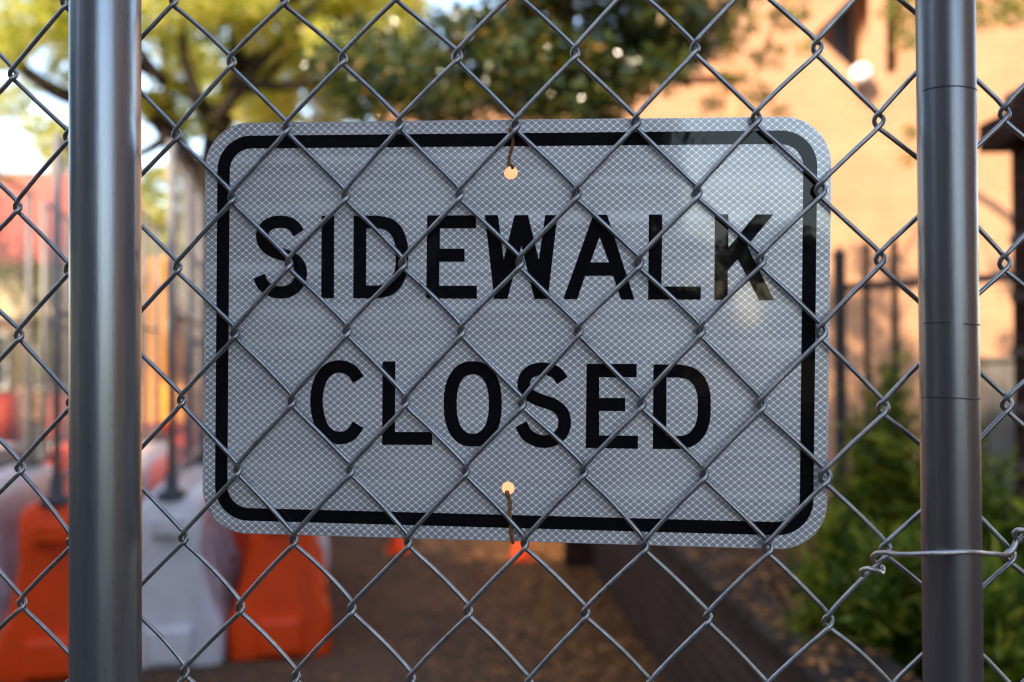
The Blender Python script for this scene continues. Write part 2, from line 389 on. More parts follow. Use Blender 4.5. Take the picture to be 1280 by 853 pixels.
LET = [
 ('letter_s', strokes([(417,241),(375,180),(320,153),(265,147),(190,160),(138,200),(118,262),(135,330),(190,380),(280,415),(365,447),(420,500),(435,570),(415,650),(350,710),(270,727),(190,710),(125,665),(92,594)], 101, f1)),
 ('letter_i', poly(f1, [(605,98),(708,98),(706,775),(602,775)])),
 ('letter_d', letD(f2, 80, 77, 97, 775, 285, 527, 184, 201, 670, 425)),
 ('letter_e', poly(f2, [(683,95),(1083,95),(1083,201),(787,201),(787,368),(990,368),(990,475),(783,475),(781,672),(1090,672),(1090,778),(675,777)])),
 ('letter_w', poly(f3, [(73,93),(180,93),(228,458),(317,93),(427,93),(516,458),(568,93),(668,93),(590,780),(480,782),(373,343),(258,780),(150,780)])),
 ('letter_a', poly(f4, [(338,90),(452,90),(677,785),(567,785),(500,590),(272,590),(208,782),(93,782)], [(390,272),(467,480),(316,480)])),
 ('letter_l', poly(f4, [(795,88),(905,88),(898,678),(1220,678),(1220,786),(788,785)])),
 ('letter_k', poly(f5, [(352,86),(463,86),(463,360),(687,87),(832,87),(618,345),(640,395),(838,792),(715,792),(540,455),(457,545),(457,788),(347,787)])),
 ('letter_c', strokes([(480,229),(440,170),(385,132),(320,120),(245,140),(185,200),(150,290),(136,410),(150,520),(185,620),(240,680),(325,706),(400,690),(445,650),(477,597)], 103, f6)),
 ('letter_l', poly(f6, [(678,79),(782,79),(779,657),(1085,657),(1085,763),(674,762)])),
 ('letter_o', poly(f7, superell(302,427,238,350,2.35), superell(302,428,132,243,2.35))),
 ('letter_s', strokes([(1037,237),(995,178),(940,148),(880,139),(805,150),(745,190),(720,255),(738,322),(795,370),(880,405),(975,440),(1035,495),(1056,575),(1035,660),(970,718),(890,736),(810,720),(740,672),(697,593)], 104, f7)),
 ('letter_e', poly(f8, [(87,99),(498,99),(498,208),(190,208),(190,378),(403,378),(403,485),(190,485),(190,685),(508,688),(508,795),(80,788)])),
 ('letter_d', letD(f8, 635, 630, 103, 797, 850, 1105, 742, 211, 690, 998)),
]
for nm, lp in LET: sheet_part(nm, lp, .00028, .00016, M_VINYL)

# ------------------------------------------------------------------ chain link fence
OFF = .0072
fence = thing('chain_link_fence', 'sharply focused galvanised chain link fence with two round steel posts, in front of the sign', 'fence')
NODES = {}
def put(i, lst):
    for j, x, y in lst: NODES[(i, j)] = (x, y)
put(0, [(0,17,94),(2,22,260),(4,24,420),(6,25,586),(8,27,755)])
put(1, [(-1,82,4),(1,86,172),(3,86,338),(5,89,504),(7,89,679)])
put(3, [(-1,217,1),(1,221,169),(3,222,335),(5,227,501),(7,229,673),(9,231,841)])
put(4, [(0,289,78),(2,290,248),(4,294,417),(6,297,588),(8,300,760)])
put(5, [(-1,356,0),(1,359,160),(3,361,330),(5,365,502),(7,367,675),(9,370,846)])
put(6, [(0,429,74),(2,432,245),(4,434,414),(6,438,588),(8,440,761)])
put(7, [(-1,496,-6),(1,500,155),(3,504,330),(5,507,502),(7,510,677),(9,514,849)])
put(8, [(0,572,70),(2,575,243),(4,577,414),(6,582,589),(8,585,764)])
put(9, [(1,645,156),(3,650,328),(5,653,504),(7,656,679),(9,661,855)])
put(10, [(0,719,66),(2,721,242),(4,724,413),(6,730,589),(8,732,766)])
put(11, [(1,795,152),(3,799,328),(5,802,504),(7,806,682),(9,812,857)])
put(12, [(0,869,60),(2,872,240),(4,876,413),(6,880,592),(8,884,771)])
put(13, [(1,946,147),(3,952,325),(5,953,505),(7,961,684)])
put(14, [(0,1022,59),(2,1026,237),(4,1027,414),(6,1031,595),(8,1035,776)])
put(15, [(1,1099,150),(3,1100,323),(5,1104,509),(7,1107,686)])
put(17, [(1,1256,141),(3,1256,328),(5,1258,504),(7,1262,694)])
PN = {k: Vector(on_plane(*p, OFF)) for k, p in NODES.items()}
Amat = np.array([[1, i, j, i * j, i * i] for i, j in PN]); Xs = np.array([p.x for p in PN.values()]); Ys = np.array([p.y for p in PN.values()])
cx_, *_ = np.linalg.lstsq(Amat, Xs, rcond=None); cy_, *_ = np.linalg.lstsq(Amat[:, :4], Ys, rcond=None)
def node(i, j):
    if (i, j) in PN: return PN[(i, j)]
    ii = min(max(i, 0), 17); jj = min(max(j, -2), 10)
    x = cx_ @ np.array([1, ii, jj, ii * jj, ii * ii]); y = cy_ @ np.array([1, ii, jj, ii * jj])
    dx = cx_[1] + cx_[4] * 17; x += (i - ii) * dx + (j - jj) * cx_[2]; y += (j - jj) * cy_[2] + (i - ii) * cy_[1]
    return Vector((x + random.gauss(0, .0006), y + random.gauss(0, .0006)))
NC = {}
def nd(i, j):
    if (i, j) not in NC: NC[(i, j)] = node(i, j)
    return NC[(i, j)]
zb = -1.26; J0, J1 = -16, 34
mesh = MB(); FZ = .0021; RW = .00170
for k in range(-16, 32):                       # zigzag wire between node columns k and k+1
    pts = []; ph = random.uniform(0, 6)
    side0 = None
    for j in range(J0, J1):
        left = (k + j) % 2 == 0                # node on column k -> left hand turn
        c = nd(k, j) if left else nd(k + 1, j)
        e = random.uniform(-.0003, .0003) + (.0010 if k >= 13 else (.0004 if k < 3 else 0)); s = random.uniform(.9, 1.12); sv = 1.3 if k >= 13 else 1.0
        if left:
            q = [(.0002, .0037, FZ * .95), (-.0013 - e, .0016, FZ * .5), (-.0019 - e, -.0002, .0), (-.0013 - e * .6, -.0022, -FZ * .6), (.0002, -.0038, -FZ * .95)]
        else:
            q = [(-.0002, .0037, -FZ * .95), (.0013 + e, .0018, -FZ * .5), (.0020 + e, -.0001, .0), (.0015 + e * .6, -.0020, FZ * .6), (-.0002, -.0038, FZ * .95)]
        for x, y, z in q: pts.append(Vector((c.x + x * s, c.y + y * s * sv, OFF + z)))
        # a hand-bent bow along each straight
        c2 = nd(k + 1, j + 1) if left else nd(k, j + 1)
        a_ = Vector((c.x, c.y - .0038 * sv)); b_ = Vector((c2.x, c2.y + .0038 * sv)); nrm = Vector((b_.y - a_.y, a_.x - b_.x)).normalized() * -1
        b = random.gauss(.00035 + max(0, j - 4) * .00022, .00035) * (1 if left else -.6)
        sk = random.uniform(-.4, .4); zz = OFF + (-FZ if left else FZ)
        for u in (.09, .28, .52, .75, .91):
            p_ = a_.lerp(b_, u) + nrm * b * math.sin(math.pi * min(1, max(0, u))) * (1 + sk * (u - .5))
            pts.append(Vector((p_.x, p_.y, zz)))
    inview = -1 <= k <= 18
    pts = spline(pts, 4 if inview else 2)
    mesh.tube([MS @ p for p in pts], RW, 12 if inview else 6)
mesh.build('chain_link_mesh', M_WIRE, fence, smooth=True)

def post(pxl, pxr, pyr, rad, name, mat, z1=2.35):
    # stands just in front of the fabric; axis = where its outline lies in the photograph
    mid = (pxl + pxr) / 2
    r = cvdir(((mid - CX) / F, 0, 1)); o = T0 + NZ * (OFF + .0045 + rad)
    t = (o - CAMP).dot(NZ) / r.dot(NZ); b = CAMP + r * t
    me = MB(); n = 72; rings = []
    for z in [0, .3, .6, .9, 1.1, 1.3, 1.5, 1.7, 1.9, 2.1, z1]:
        rings.append([(rad * math.cos(2 * math.pi * k / n), rad * math.sin(2 * math.pi * k / n), z) for k in range(n)])
    me.loft(rings); ob = me.build(name, mat, fence); ob.location = (b.x, b.y, 0)
    for p in ob.data.polygons: p.use_smooth = len(p.vertices) == 4
    return ob, b
pl, bl = post(89.5, 174.5, 0, .0243, 'fence_post', M_POST)
pr, br = post(1151, 1221.5, 0, .0187, 'fence_post', M_POST2)
tilt = R(-.10)
pr.rotation_euler = (0, R(.0), 0)
for o_, b_, rad in ((pl, bl, .0243), (pr, br, .0187)):
    cap = MB(); rings = []
    for a in range(0, 91, 15):
        rings.append([((rad + .001) * math.cos(R(a)) * math.cos(2*math.pi*k/24) , (rad + .001) * math.cos(R(a)) * math.sin(2*math.pi*k/24), 2.345 + .02 * math.sin(R(a))) for k in range(24)])
    cap.loft(rings[:-1]); c = cap.build('post_cap', M_POST, o_, True)
# scribed dark seams round the right post
def seam(py, a0, a1, th=.00045):
    d = (Vector((br.x, br.y, 0)) - Vector((0, 0, 0))).length - .0187
    z = P(1186, py, br.y).z; pts = []
    for k in range(25):
        a = R(a0 + (a1 - a0) * k / 24); pts.append((.01875 * math.cos(a), .01875 * math.sin(a), z + random.gauss(0, .00008) + .0006 * math.sin(a * 2)))
    MB().tube(pts, th, 6).build('seam_line', M_RUBBER, pr, True)
seam(116, 200, 330); seam(405, 190, 250, .00035); seam(406, 275, 330, .0005); seam(497, 180, 345, .0004)

# tie wire holding the right post: hooks on the fabric left of it, crosses its face, hooks on the fabric right of it
def tp(px, py, off): x, y = on_plane(px, py, off); return MS @ Vector((x, y, off))
pf = OFF + .0045 + 2 * .0187 + .0014
tie = [tp(1079,719,OFF+.002), tp(1077,714,OFF+.005), tp(1085,711,OFF+.008), tp(1096,714,OFF+.007), tp(1102,717,OFF+.002), tp(1103,710,OFF-.003), tp(1094,704,OFF-.003),
       tp(1091,697,OFF+.002), tp(1096,692,OFF+.008), tp(1106,691,OFF+.013), tp(1125,693.5,pf*.72), tp(1148,693,pf*.93), tp(1165,692,pf), tp(1190,691,pf+.0016), tp(1208,690,pf+.001), tp(1221,691,pf*.93), tp(1234,692.5,pf*.66), tp(1245,693,OFF+.016), tp(1258,693,OFF+.009),
       tp(1267,686,OFF+.006), tp(1270,675,OFF+.004), tp(1268,667,OFF+.006), tp(1272,663,OFF+.008), tp(1280,664,OFF+.007), tp(1283,670,OFF+.003), tp(1276,676,OFF-.002), tp(1268,680,OFF-.004)]
MB().tube(spline(tie, 8), .0018, 12).build('tie_wire', M_TIE, fence, smooth=True)
# rusty wires holding the sign
def rusty(pts, label, rad=.0011):
    o = MB().tube(spline([MS @ Vector(p) for p in pts], 8), rad, 8).build('wire_tie', M_RUST, None, True)
    tag(o, label, 'wire', 'rusty wires tying the sign to the fence')
    for v in o.data.vertices: v.co += Vector((random.gauss(0, .00008), 0, random.gauss(0, .00008)))
a = on_plane(641, 182, .002); b = on_plane(638, 207, .001); c0 = on_plane(638.5, 213)
q = on_plane(643, 160, OFF)
rusty([(q[0]-.0025, q[1]-.001, OFF+.0045), (q[0]-.003, q[1]-.005, OFF+.001), (a[0]+.0002, a[1]+.004, .004), (a[0], a[1], .0028), ((a[0]+b[0])/2-.0012, (a[1]+b[1])/2, .0016), (b[0]-.0005, b[1]+.001, .0014), (b[0]+.0008, h1[1]+.0048, .0012), (b[0]+.001, h1[1]+.0042, -.004), (b[0]+.001, h1[1]+.012, -.006)],
      'short rusty wire above the upper sign hole, rising to the chain link')
a = on_plane(640.5, 678, .001); b = on_plane(637, 622, .001); m_ = on_plane(638.5, 650, .002)
rusty([(b[0]-.0006, h2[1]-.012, -.006), (h2[0]-.0006, h2[1]-.0036, -.004), (h2[0]-.0008, h2[1]-.0034, .0012), (h2[0]+.0008, h2[1]-.0060, .0016), (m_[0]-.0006, m_[1]+.003, .0018), (m_[0], m_[1]-.004, .002), (a[0]-.0004, a[1]+.003, .0014), (a[0]+.0002, a[1]-.0006, -.0005), (a[0], a[1]+.002, -.004), (a[0], a[1]+.012, -.005)],
      'longer rusty wire running from the lower sign hole down over the bottom edge', .00125)

# ------------------------------------------------------------------ ground
g = MB().add([(-200, -200, 0), (200, -200, 0), (200, 300, 0), (-200, 300, 0)], [(0, 1, 2, 3)]).build('ground', M_GROUND); tag(g, kind='structure')
road = MB().add([(-9, -150, .004), (-3.6, -150, .004), (-5.6, 9.5, .004), (-5.6, 150, .004), (-12, 150, .004), (-11, 9, .004)], [(0, 1, 2, 3, 4, 5)]).build('road', M_ASPHALT); tag(road, kind='structure')

# leaves -----------------------------------------------------------
def leaf_mesh(name, pos, L, Wd, mat, parent=None, tilt=1.0, face=None, stuff=None):
    n = len(pos); 
    d = rng.normal(size=(n, 3)); d[:, 2] *= tilt; d /= np.linalg.norm(d, axis=1)[:, None]
    if face is not None: d = d * .6 + np.array(face); d /= np.linalg.norm(d, axis=1)[:, None]
    e = rng.normal(size=(n, 3)); s = np.cross(d, e); s /= np.linalg.norm(s, axis=1)[:, None]
    if tilt < .5: # lie flat
        s = np.cross(d, np.array([0, 0, 1.]) + rng.normal(size=(n, 3)) * .35); s /= np.linalg.norm(s, axis=1)[:, None]
    nn = np.cross(d, s)
    l = L * rng.uniform(.6, 1.25, n)[:, None]; w = Wd * rng.uniform(.7, 1.2, n)[:, None]
    b = pos; t = pos + d * l; m1 = pos + d * l * .45 + s * w * .5 + nn * w * .2; m2 = pos + d * l * .45 - s * w * .5 + nn * w * .2
    v = np.stack([b, m1, t, m2], 1).reshape(-1, 3)
    me = bpy.data.meshes.new(name); me.vertices.add(4 * n); me.vertices.foreach_set('co', v.astype(np.float32).ravel())
    f = np.arange(4 * n).reshape(n, 4)[:, [0, 1, 2, 0, 2, 3]].reshape(-1)
    me.loops.add(6 * n); me.loops.foreach_set('vertex_index', f.astype(np.int32))
    me.polygons.add(2 * n); me.polygons.foreach_set('loop_start', np.arange(0, 6 * n, 3, dtype=np.int32)); me.polygons.foreach_set('loop_total', np.full(2 * n, 3, dtype=np.int32))
    me.update(calc_edges=True); return link(name, me, mat, parent)
def clumps(centres, radii, nper, sq=(1, 1, .7)):
    out = []
    for c, r in zip(centres, radii):
        k = int(nper * (r / np.mean(radii)) ** 2); p = rng.normal(size=(k, 3)); p /= np.linalg.norm(p, axis=1)[:, None]
        p *= (rng.uniform(.25, 1, k) ** .6)[:, None] * r; p *= np.array(sq); out.append(p + np.array(c))
    return np.concatenate(out)

# fallen leaves
def litter(n, fn): return np.array([fn() for _ in range(n)])
def lf():
    y = rng.uniform(1.2, 8.5); x = .62 + (7 - y) * .05 - abs(rng.normal()) * .45
    return (x, y, .008 + rng.uniform(0, .02))
L1 = litter(15000, lf)
L2 = litter(2500, lambda: (rng.uniform(-4, .6), rng.uniform(1.5, 10), .008))
o = leaf_mesh('fallen_leaves', np.concatenate([L1, L2]), .042, .024, M_LEAF_DRY, None, .2)
tag(o, 'brown and orange dry leaves drifted on the ground beside the low brick wall', 'leaves', kind='stuff')

# ------------------------------------------------------------------ water filled barriers with temporary fence panels
def rr_ring(hx, hy, r, z, n=5, cx=0, cy=0):
    out = []
    for sx, sy, a0 in ((1, 1, 0), (-1, 1, 90), (-1, -1, 180), (1, -1, 270)):
        for k in range(n + 1):
            a = R(a0 + 90 * k / n); out.append((cx + sx * (hx - r) + r * math.cos(a), cy + sy * (hy - r) + r * math.sin(a), z))
    return out
PROF = [(.0, .243), (.015, .252), (.17, .252), (.22, .240), (.26, .215), (.34, .190), (.50, .158), (.56, .150), (.60, .155), (.75, .152), (.79, .140), (.81, .115)]
BL = .87
def make_barrier(mat, name='barrier'):
    t = thing('water_filled_barrier', 'x', 'barrier')
    m = MB(); m.loft([rr_ring(hx, BL - (0 if z < .78 else .02), min(.05, hx * .4), z) for z, hx in PROF]); body = m.build('body', mat, t, True)
    # moulded end knuckle, foot pads and recesses
    for s in (-1, 1):
        for zs, hx in (((.03, .05, .17, .20), .11), ((.64, .66, .72, .725), .075)):
            MB().loft([rr_ring(hx, .053, .03, z, 4, 0, s * (BL - .01)) for z in zs]).build('end_lug', mat, t, True)
        for y in (-.5, 0, .5):
            MB().loft([[(s * (PX(z) + d), y + u, z) for u, d in ((-w, -.03), (-w * .8, .012), (w * .8, .012), (w, -.03))] for z, w in ((.24, .12), (.3, .11), (.55, .06), (.6, .05))]).build('side_rib', mat, t, True)
    for s in (-1, 1):
        f = MB(); f.loft([rr_ring(w, w * 1.3, w * .5, z, 4, 0, s * (BL - .10)) for z, w in ((.805, .07), (.83, .066), (.85, .03), (.93, .028))]); f.build('fence_foot', M_RUBBER, t, True)
    return t
def PX(z):
    for (a, b), (c, d) in zip(PROF, PROF[1:]):
        if a <= z <= c: return b + (d - b) * (z - a) / (c - a)
    return .15
bo = make_barrier(M_ORANGE); bw = make_barrier(M_WHITE)
dirv = Vector((-.39, 1.74, 0)).normalized(); rzb = math.atan2(-dirv.x, dirv.y)
def near(px, d): 
    p = P(px, 700, d); return Vector((p.x, p.y, 0))
spec = []
for q_, (px, d, col, lab) in enumerate([(-75, 4.70, 'w', 'white water filled barrier cut by the left edge, beside the nearest orange one'),
                       (66, 4.60, 'o', 'orange water filled barrier half hidden by the left fence post, nearest the camera'),
                       (213, 4.78, 'w', 'white water filled barrier between two orange ones, right of the left fence post'),
                       (352, 4.93, 'o', 'orange water filled barrier below the lower left corner of the sign')]):
    spec.append((near(px, d) + dirv * BL, col, lab))
for k, (c, lab) in enumerate([('o', 'orange water filled barrier farther back behind the leftmost white one'), ('w', 'white water filled barrier farther back behind the nearest orange one'),
                              ('o', 'orange water filled barrier farther back behind the white one'), ('w', 'white water filled barrier farther back, mostly hidden by the sign')]):
    spec.append((spec[k][0] + dirv * 1.95 + Vector((.02 * k, 0, 0)), c, lab))
for k, (c, lab) in enumerate([('w', 'white water filled barrier in the third row, at the far left'), ('o', 'orange water filled barrier in the third row, left of the machine'),
                              ('w', 'white water filled barrier in the third row, beside the yellow machine')]):
    spec.append((spec[k][0] + dirv * 4.2 + Vector((.05 * k, 0, 0)), c, lab))
used = set(); used_p = False
# temp fence panel prototype
def make_panel():
    t = thing('temporary_fence_panel', 'x', 'fence', group='temporary fence panels standing on the barriers')
    z0, z1 = .86, 2.56; y0, y1 = -BL + .10, BL - .10
    for y in (y0, 0, y1): MB().tube([(0, y, z0), (0, y, z1)], .021, 10).build('post', M_TEMP, t, True)
    for z in (z0 + .06, (z0 + z1) / 2, z1 - .02): MB().tube([(0, y0, z), (0, y1, z)], .014, 8).build('rail', M_TEMP, t, True)
    m = MB(); st = .075; 
    for s in (-1, 1):
        k = y0 - 2
        while k < y1:
            # diagonal clipped to the panel
            a0 = max(y0, k) if s > 0 else max(y0, k); pts = []
            ya, yb = k, k + (z1 - z0)
            ta = max(0, (y0 - ya)); tb = min(z1 - z0, y1 - ya)
            if tb > ta:
                za, zb_ = (z0 + ta, z0 + tb) if s > 0 else (z1 - ta, z1 - tb)
                m.tube([(.001 * s, ya + ta, za), (.001 * s, ya + tb, zb_)], .0019, 3, False)
            k += st
    m.build('mesh_infill', M_TEMP, t)
    return t
panel = make_panel()
for i, (p, c, lab) in enumerate(spec):
    src = bo if c == 'o' else bw
    o = src if c not in used else copy_tree(src); used.add(c)
    o.location = p; o.rotation_euler = (0, 0, rzb + random.uniform(-.015, .015))
    tag(o, lab, 'barrier', 'orange and white water filled barriers')
    if i in (0, 1, 2, 4, 5, 8):
        f = panel if not used_p else copy_tree(panel); used_p = True
        f.location = p; f.rotation_euler = o.rotation_euler
        tag(f, 'grey mesh panel standing on the ' + lab.split(' water')[0] + ' barrier ' + {0:'at the left edge', 1:'nearest the camera', 2:'right of the left fence post', 4:'behind the leftmost white one', 5:'behind the nearest orange one', 6:'behind the near white one', 7:'mostly hidden by the sign', 8:'at the far left of the third row', 9:'left of the yellow machine', 10:'beside the yellow machine'}[i], 'fence')

# cones
def cone(px, py, label, first=[None]):
    if first[0] is None:
        t = thing('traffic_cone', label, 'cone', (0, 0, 0), 0, 'small orange cones on the ground')
        MB().loft([rr_ring(.13, .13, .03, z) for z in (0, .02, .03)]).build('base', M_ORANGE, t)
        MB().loft([[(r * math.cos(2*math.pi*k/24), r * math.sin(2*math.pi*k/24), z) for k in range(24)] for z, r in ((.028, .10), (.06, .09), (.44, .022), (.45, .02))]).build('cone_body', M_ORANGE, t, True)
        MB().loft([[(r * math.cos(2*math.pi*k/24), r * math.sin(2*math.pi*k/24), z) for k in range(24)] for z, r in ((.24, .0585), (.34, .038))]).build('white_band', M_WHITE, t, True)
        first[0] = t
    else: t = copy_tree(first[0])
    p = G(px, py); t.location = (p.x, p.y, 0); t.scale = (.7, .7, .75); tag(t, label, 'cone', 'small orange cones on the ground'); return t
cone(497, 690, 'orange traffic cone whose base shows just below the sign, right of the orange barrier')
cone(652, 700, 'orange traffic cone whose base shows just below the middle of the sign')

# ------------------------------------------------------------------ low brick garden wall, planting bed
def along(a, b, th, z0, z1, name, mat, parent=None, bevel=0):
    a = Vector((a[0], a[1], 0)); b = Vector((b[0], b[1], 0)); d = (b - a); L = d.length; ang = math.atan2(d.y, d.x)
    o = MB().box((0, -th / 2, z0), (L, th / 2, z1)).build(name, mat, parent, bevel=bevel); o.location = a; o.rotation_euler = (0, 0, ang); return o
low = thing('low_brick_wall', 'low dark brick garden wall running away below the right half of the sign', 'wall')
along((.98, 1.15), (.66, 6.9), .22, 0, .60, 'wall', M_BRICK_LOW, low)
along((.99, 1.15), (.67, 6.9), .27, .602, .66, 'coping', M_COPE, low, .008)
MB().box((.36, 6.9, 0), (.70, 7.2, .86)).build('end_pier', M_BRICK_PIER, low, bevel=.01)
bed = MB().box((1.05, 1.2, 0), (8, 6.9, .48)).build('planting_bed', M_SOIL); tag(bed, kind='structure')
L3 = np.concatenate([litter(5000, lambda: (rng.uniform(1.12, 3), rng.uniform(1.2, 6.8), .49)), litter(900, lambda: (lambda y_: (.99 - (y_ - 1.15) * .0557 + rng.uniform(-.12, .12), y_, .668))(rng.uniform(1.2, 6.5)))])
o = leaf_mesh('bed_leaves', L3, .045, .024, M_LEAF_DRY, None, .2); tag(o, 'dry brown leaves lying on the raised bed behind the low brick wall', 'leaves', kind='stuff')

# iron fence
A = Vector((1.615, 4.9, 0)); B = Vector((2.16, 4.2, 0)); dv = (B - A).normalized()
ifence = thing('iron_picket_fence', 'black iron picket fence in front of the sunlit brick wall, right of the sign', 'fence')
A2 = A - dv * .02
Lf = (B - A2).length
for z in (1.80, .75): along(A2[:2], B[:2], .03, z, z + .035, 'rail', M_IRON, ifence)
for k in range(5):
    p = A2 + dv * (.02 + k * .148); r_ = .024 if k == 0 else .0125
    z1 = 1.97 + (.0 if k == 0 else .02)
    MB().box((-r_, -r_, .48), (r_, r_, z1)).add([(-r_ * 1.4, -r_ * 1.4, z1 - .002), (r_ * 1.4, -r_ * 1.4, z1 - .002), (r_ * 1.4, r_ * 1.4, z1 - .002), (-r_ * 1.4, r_ * 1.4, z1 - .002), (0, 0, z1 + .06)], [(0, 3, 2, 1), (0, 1, 4), (1, 2, 4), (2, 3, 4), (3, 0, 4)]).build('picket', M_IRON, ifence).location = (p.x, p.y, 0)

# pier with stepped cap at the right edge
pier = thing('brick_gate_pier', 'dark brown brick pier with a stepped overhanging cap at the right edge', 'pier')
Y0, Y1 = 4.0, 4.4
px0 = XZ(1265, 400, Y1).x
zz = lambda py, Y: XZ(1265, py, Y).z
zc0, zc1, zc2 = zz(192, 4.5), zz(156, 4.5), zz(118, 4.4)
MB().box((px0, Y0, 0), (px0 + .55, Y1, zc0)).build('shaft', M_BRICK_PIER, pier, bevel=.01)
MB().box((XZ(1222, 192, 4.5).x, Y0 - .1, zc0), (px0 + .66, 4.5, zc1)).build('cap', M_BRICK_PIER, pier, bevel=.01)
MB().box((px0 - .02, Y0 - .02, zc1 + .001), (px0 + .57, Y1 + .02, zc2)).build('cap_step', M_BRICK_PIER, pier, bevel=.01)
for yy in (300, 372, 440, 510, 580):
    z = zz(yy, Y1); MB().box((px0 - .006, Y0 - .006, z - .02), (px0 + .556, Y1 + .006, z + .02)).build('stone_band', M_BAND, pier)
# concrete pedestal
ped = thing('concrete_pedestal', 'pale grey concrete block with a flat cap beside the dark brick pier', 'pedestal')
pp = XZ(1243, 460, 6.0)
MB().box((pp.x - .09, 5.9, 0), (pp.x + .09, 6.1, XZ(1243, 452, 6).z)).build('block', M_PED, ped, bevel=.01)
MB().box((pp.x - .11, 5.88, XZ(1243, 452, 6).z + .001), (pp.x + .11, 6.12, XZ(1243, 446, 6).z)).build('flat_cap', M_PED, ped, bevel=.005)

# ------------------------------------------------------------------ sunlit brick building
YB = 10.0
bld = thing('tan_brick_building', 'sunlit tan brick building with a slanted window recess behind the right half of the fence', 'building')
def wq(px, py): p = XZ(px, py, YB); return (p.x, p.z)
MX = Matrix.Rotation(math.pi / 2, 4, 'X')
def wallshape(name, loops, y, th, mat):
    return flat_shape(name, loops, th, mat, bld, Matrix.Translation((0, y, 0)) @ MX)
x0 = wq(930, 0)[0]
tri = [wq(1018, 43), wq(1086, -24), wq(1086, 106)]
tri_t = [wq(1030, 41), wq(1078, 6), wq(1078, 86)]
slot = [wq(1108, -40), wq(1132, -40), wq(1132, 84), wq(1108, 94)]
wallshape('wall', [[(x0, 0), (9, 0), (9, 9), (x0, 9)], tri, slot], YB + .15, .3, M_BRICK)
MB().box((x0 + .01, YB + .9, 0), (8.99, YB + 5, 8.98)).build('inner_block', M_BRICK, bld)
MB().box((wq(1064, 0)[0], YB + .55, wq(0, 84)[1]), (wq(1086, 0)[0], YB + .6, 6)).build('window', M_GLASS, bld)
MB().box((-1.4, YB + .3, 0), (x0, YB + 4.8, wq(0, 92)[1])).build('side_wing', M_BRICK, bld)
MB().box((-1.46, YB + .22, wq(0, 92)[1] + .001), (x0, YB + 4.86, wq(0, 84)[1])).build('roof_edge', M_BRICK, bld)
MB().box((x0 - .02, YB - .04, 9.001), (9.04, YB + 5.04, 9.2)).build('roof_edge', M_BRICK, bld)
for xa, za in ((-.6, .9), (1.0, .9)):
    w = MB().box((xa, YB + .262, za), (xa + .9, YB + .298, za + 1.3)).build('window', M_TRIM, bld)
    MB().box((xa + .06, YB + .25, za + .06), (xa + .84, YB + .261, za + 1.24)).build('pane', M_GLASS, w)
# white globe lamp on the wall
lamp = thing('wall_lamp', 'white globe lamp on the sunlit brick wall under the slanted window recess', 'lamp')
lx, lz = wq(1072, 97)
sph = MB(); sph.loft([[(lx + .105 * math.cos(R(a)) * math.cos(2*math.pi*k/24), YB - .11 + .105 * math.cos(R(a)) * math.sin(2*math.pi*k/24), lz + .105 * math.sin(R(a))) for k in range(24)] for a in range(-85, 86, 10)])
sph.build('globe', simple('white_globe', (.85, .85, .85), .3), lamp, True)
MB().tube([(lx, YB, lz - .16), (lx, YB - .16, lz - .16), (lx, YB - .16, lz - .1)], .015, 8).build('bracket', M_IRON, lamp, True)

# unseen building added behind the photographer to shade the sidewalk, mirrored in the steel
back = thing('unseen_shade_building', 'unseen tall brown brick building added to shade the sidewalk, mirrored in the steel posts', 'building')
HB = 13.2
MB().box((-32, -20, 0), (-.22, -8, HB)).build('wall', M_BRICK_BACK, back)
MB().box((-32.2, -20.2, HB + .001), (-.12, -7.9, HB + .4)).build('cornice', M_CONC, back)
side = thing('unseen_brick_block', 'unseen dark brick block added on the right to darken reflections in the steel posts', 'building')  # unseen block added to darken the right side of the post reflections
MB().box((13, -13, 0), (26, 6, 11)).build('wall', M_BRICK_BACK, side)
MB().box((12.8, -13.2, 11.001), (26.2, 6.2, 11.4)).build('cornice', M_CONC, side)
w0 = None
for fl in range(4):
    for k in range(9):
        w = MB().box((0, 0, 0), (1.4, .05, 1.9)).build('window', M_TRIM, back) if w0 is None else w0.copy()
        if w0 is None:
            MB().box((.08, .051, .08), (1.32, .06, 1.82)).build('pane', M_GLASS, w); w0 = w
        else:
            COL.objects.link(w); w.parent = back
            for ch in w0.children: c_ = ch.copy(); COL.objects.link(c_); c_.parent = w
        w.location = (-31 + k * 3.4, -7.998, 1.2 + fl * 3.6)

# ------------------------------------------------------------------ trees
def limb(m, pts, r0, r1):
    c = spline(pts, 6); n = len(c); m.tube(c, [r0 + (r1 - r0) * (i / (n - 1)) for i in range(n)], 10)
YT = 13.0
oak = thing('oak_tree', 'oak with golden sunlit leaves and dark crooked limbs behind the left fence post', 'tree')
m = MB(); q = lambda px, py, d=YT: tuple(XZ(px, py, d))
base = G(272, 426 + 17 + 1.5 * F / YT)
limb(m, [(q(268, 560)[0], YT, 0), q(262, 480), q(256, 330), q(252, 265), q(243, 225), q(222, 185), q(200, 150), q(160, 120), q(90, 122), q(40, 95), q(0, 62), q(-60, 40)], .26, .06)
limb(m, [q(254, 300), q(266, 200), q(272, 150), q(292, 90), q(300, 20), q(320, -80)], .20, .07)
limb(m, [q(270, 160), q(240, 118), q(205, 100), q(175, 84), q(120, 60), q(60, 10)], .12, .04)
limb(m, [q(292, 95), q(340, 60), q(400, 40), q(470, 20)], .10, .03)
limb(m, [q(222, 185), q(212, 130), q(205, 80), q(210, 10)], .09, .03)
limb(m, [q(262, 195, 13), q(300, 130, 12.5), q(340, 90, 12.2), q(380, 30, 12)], .08, .03)
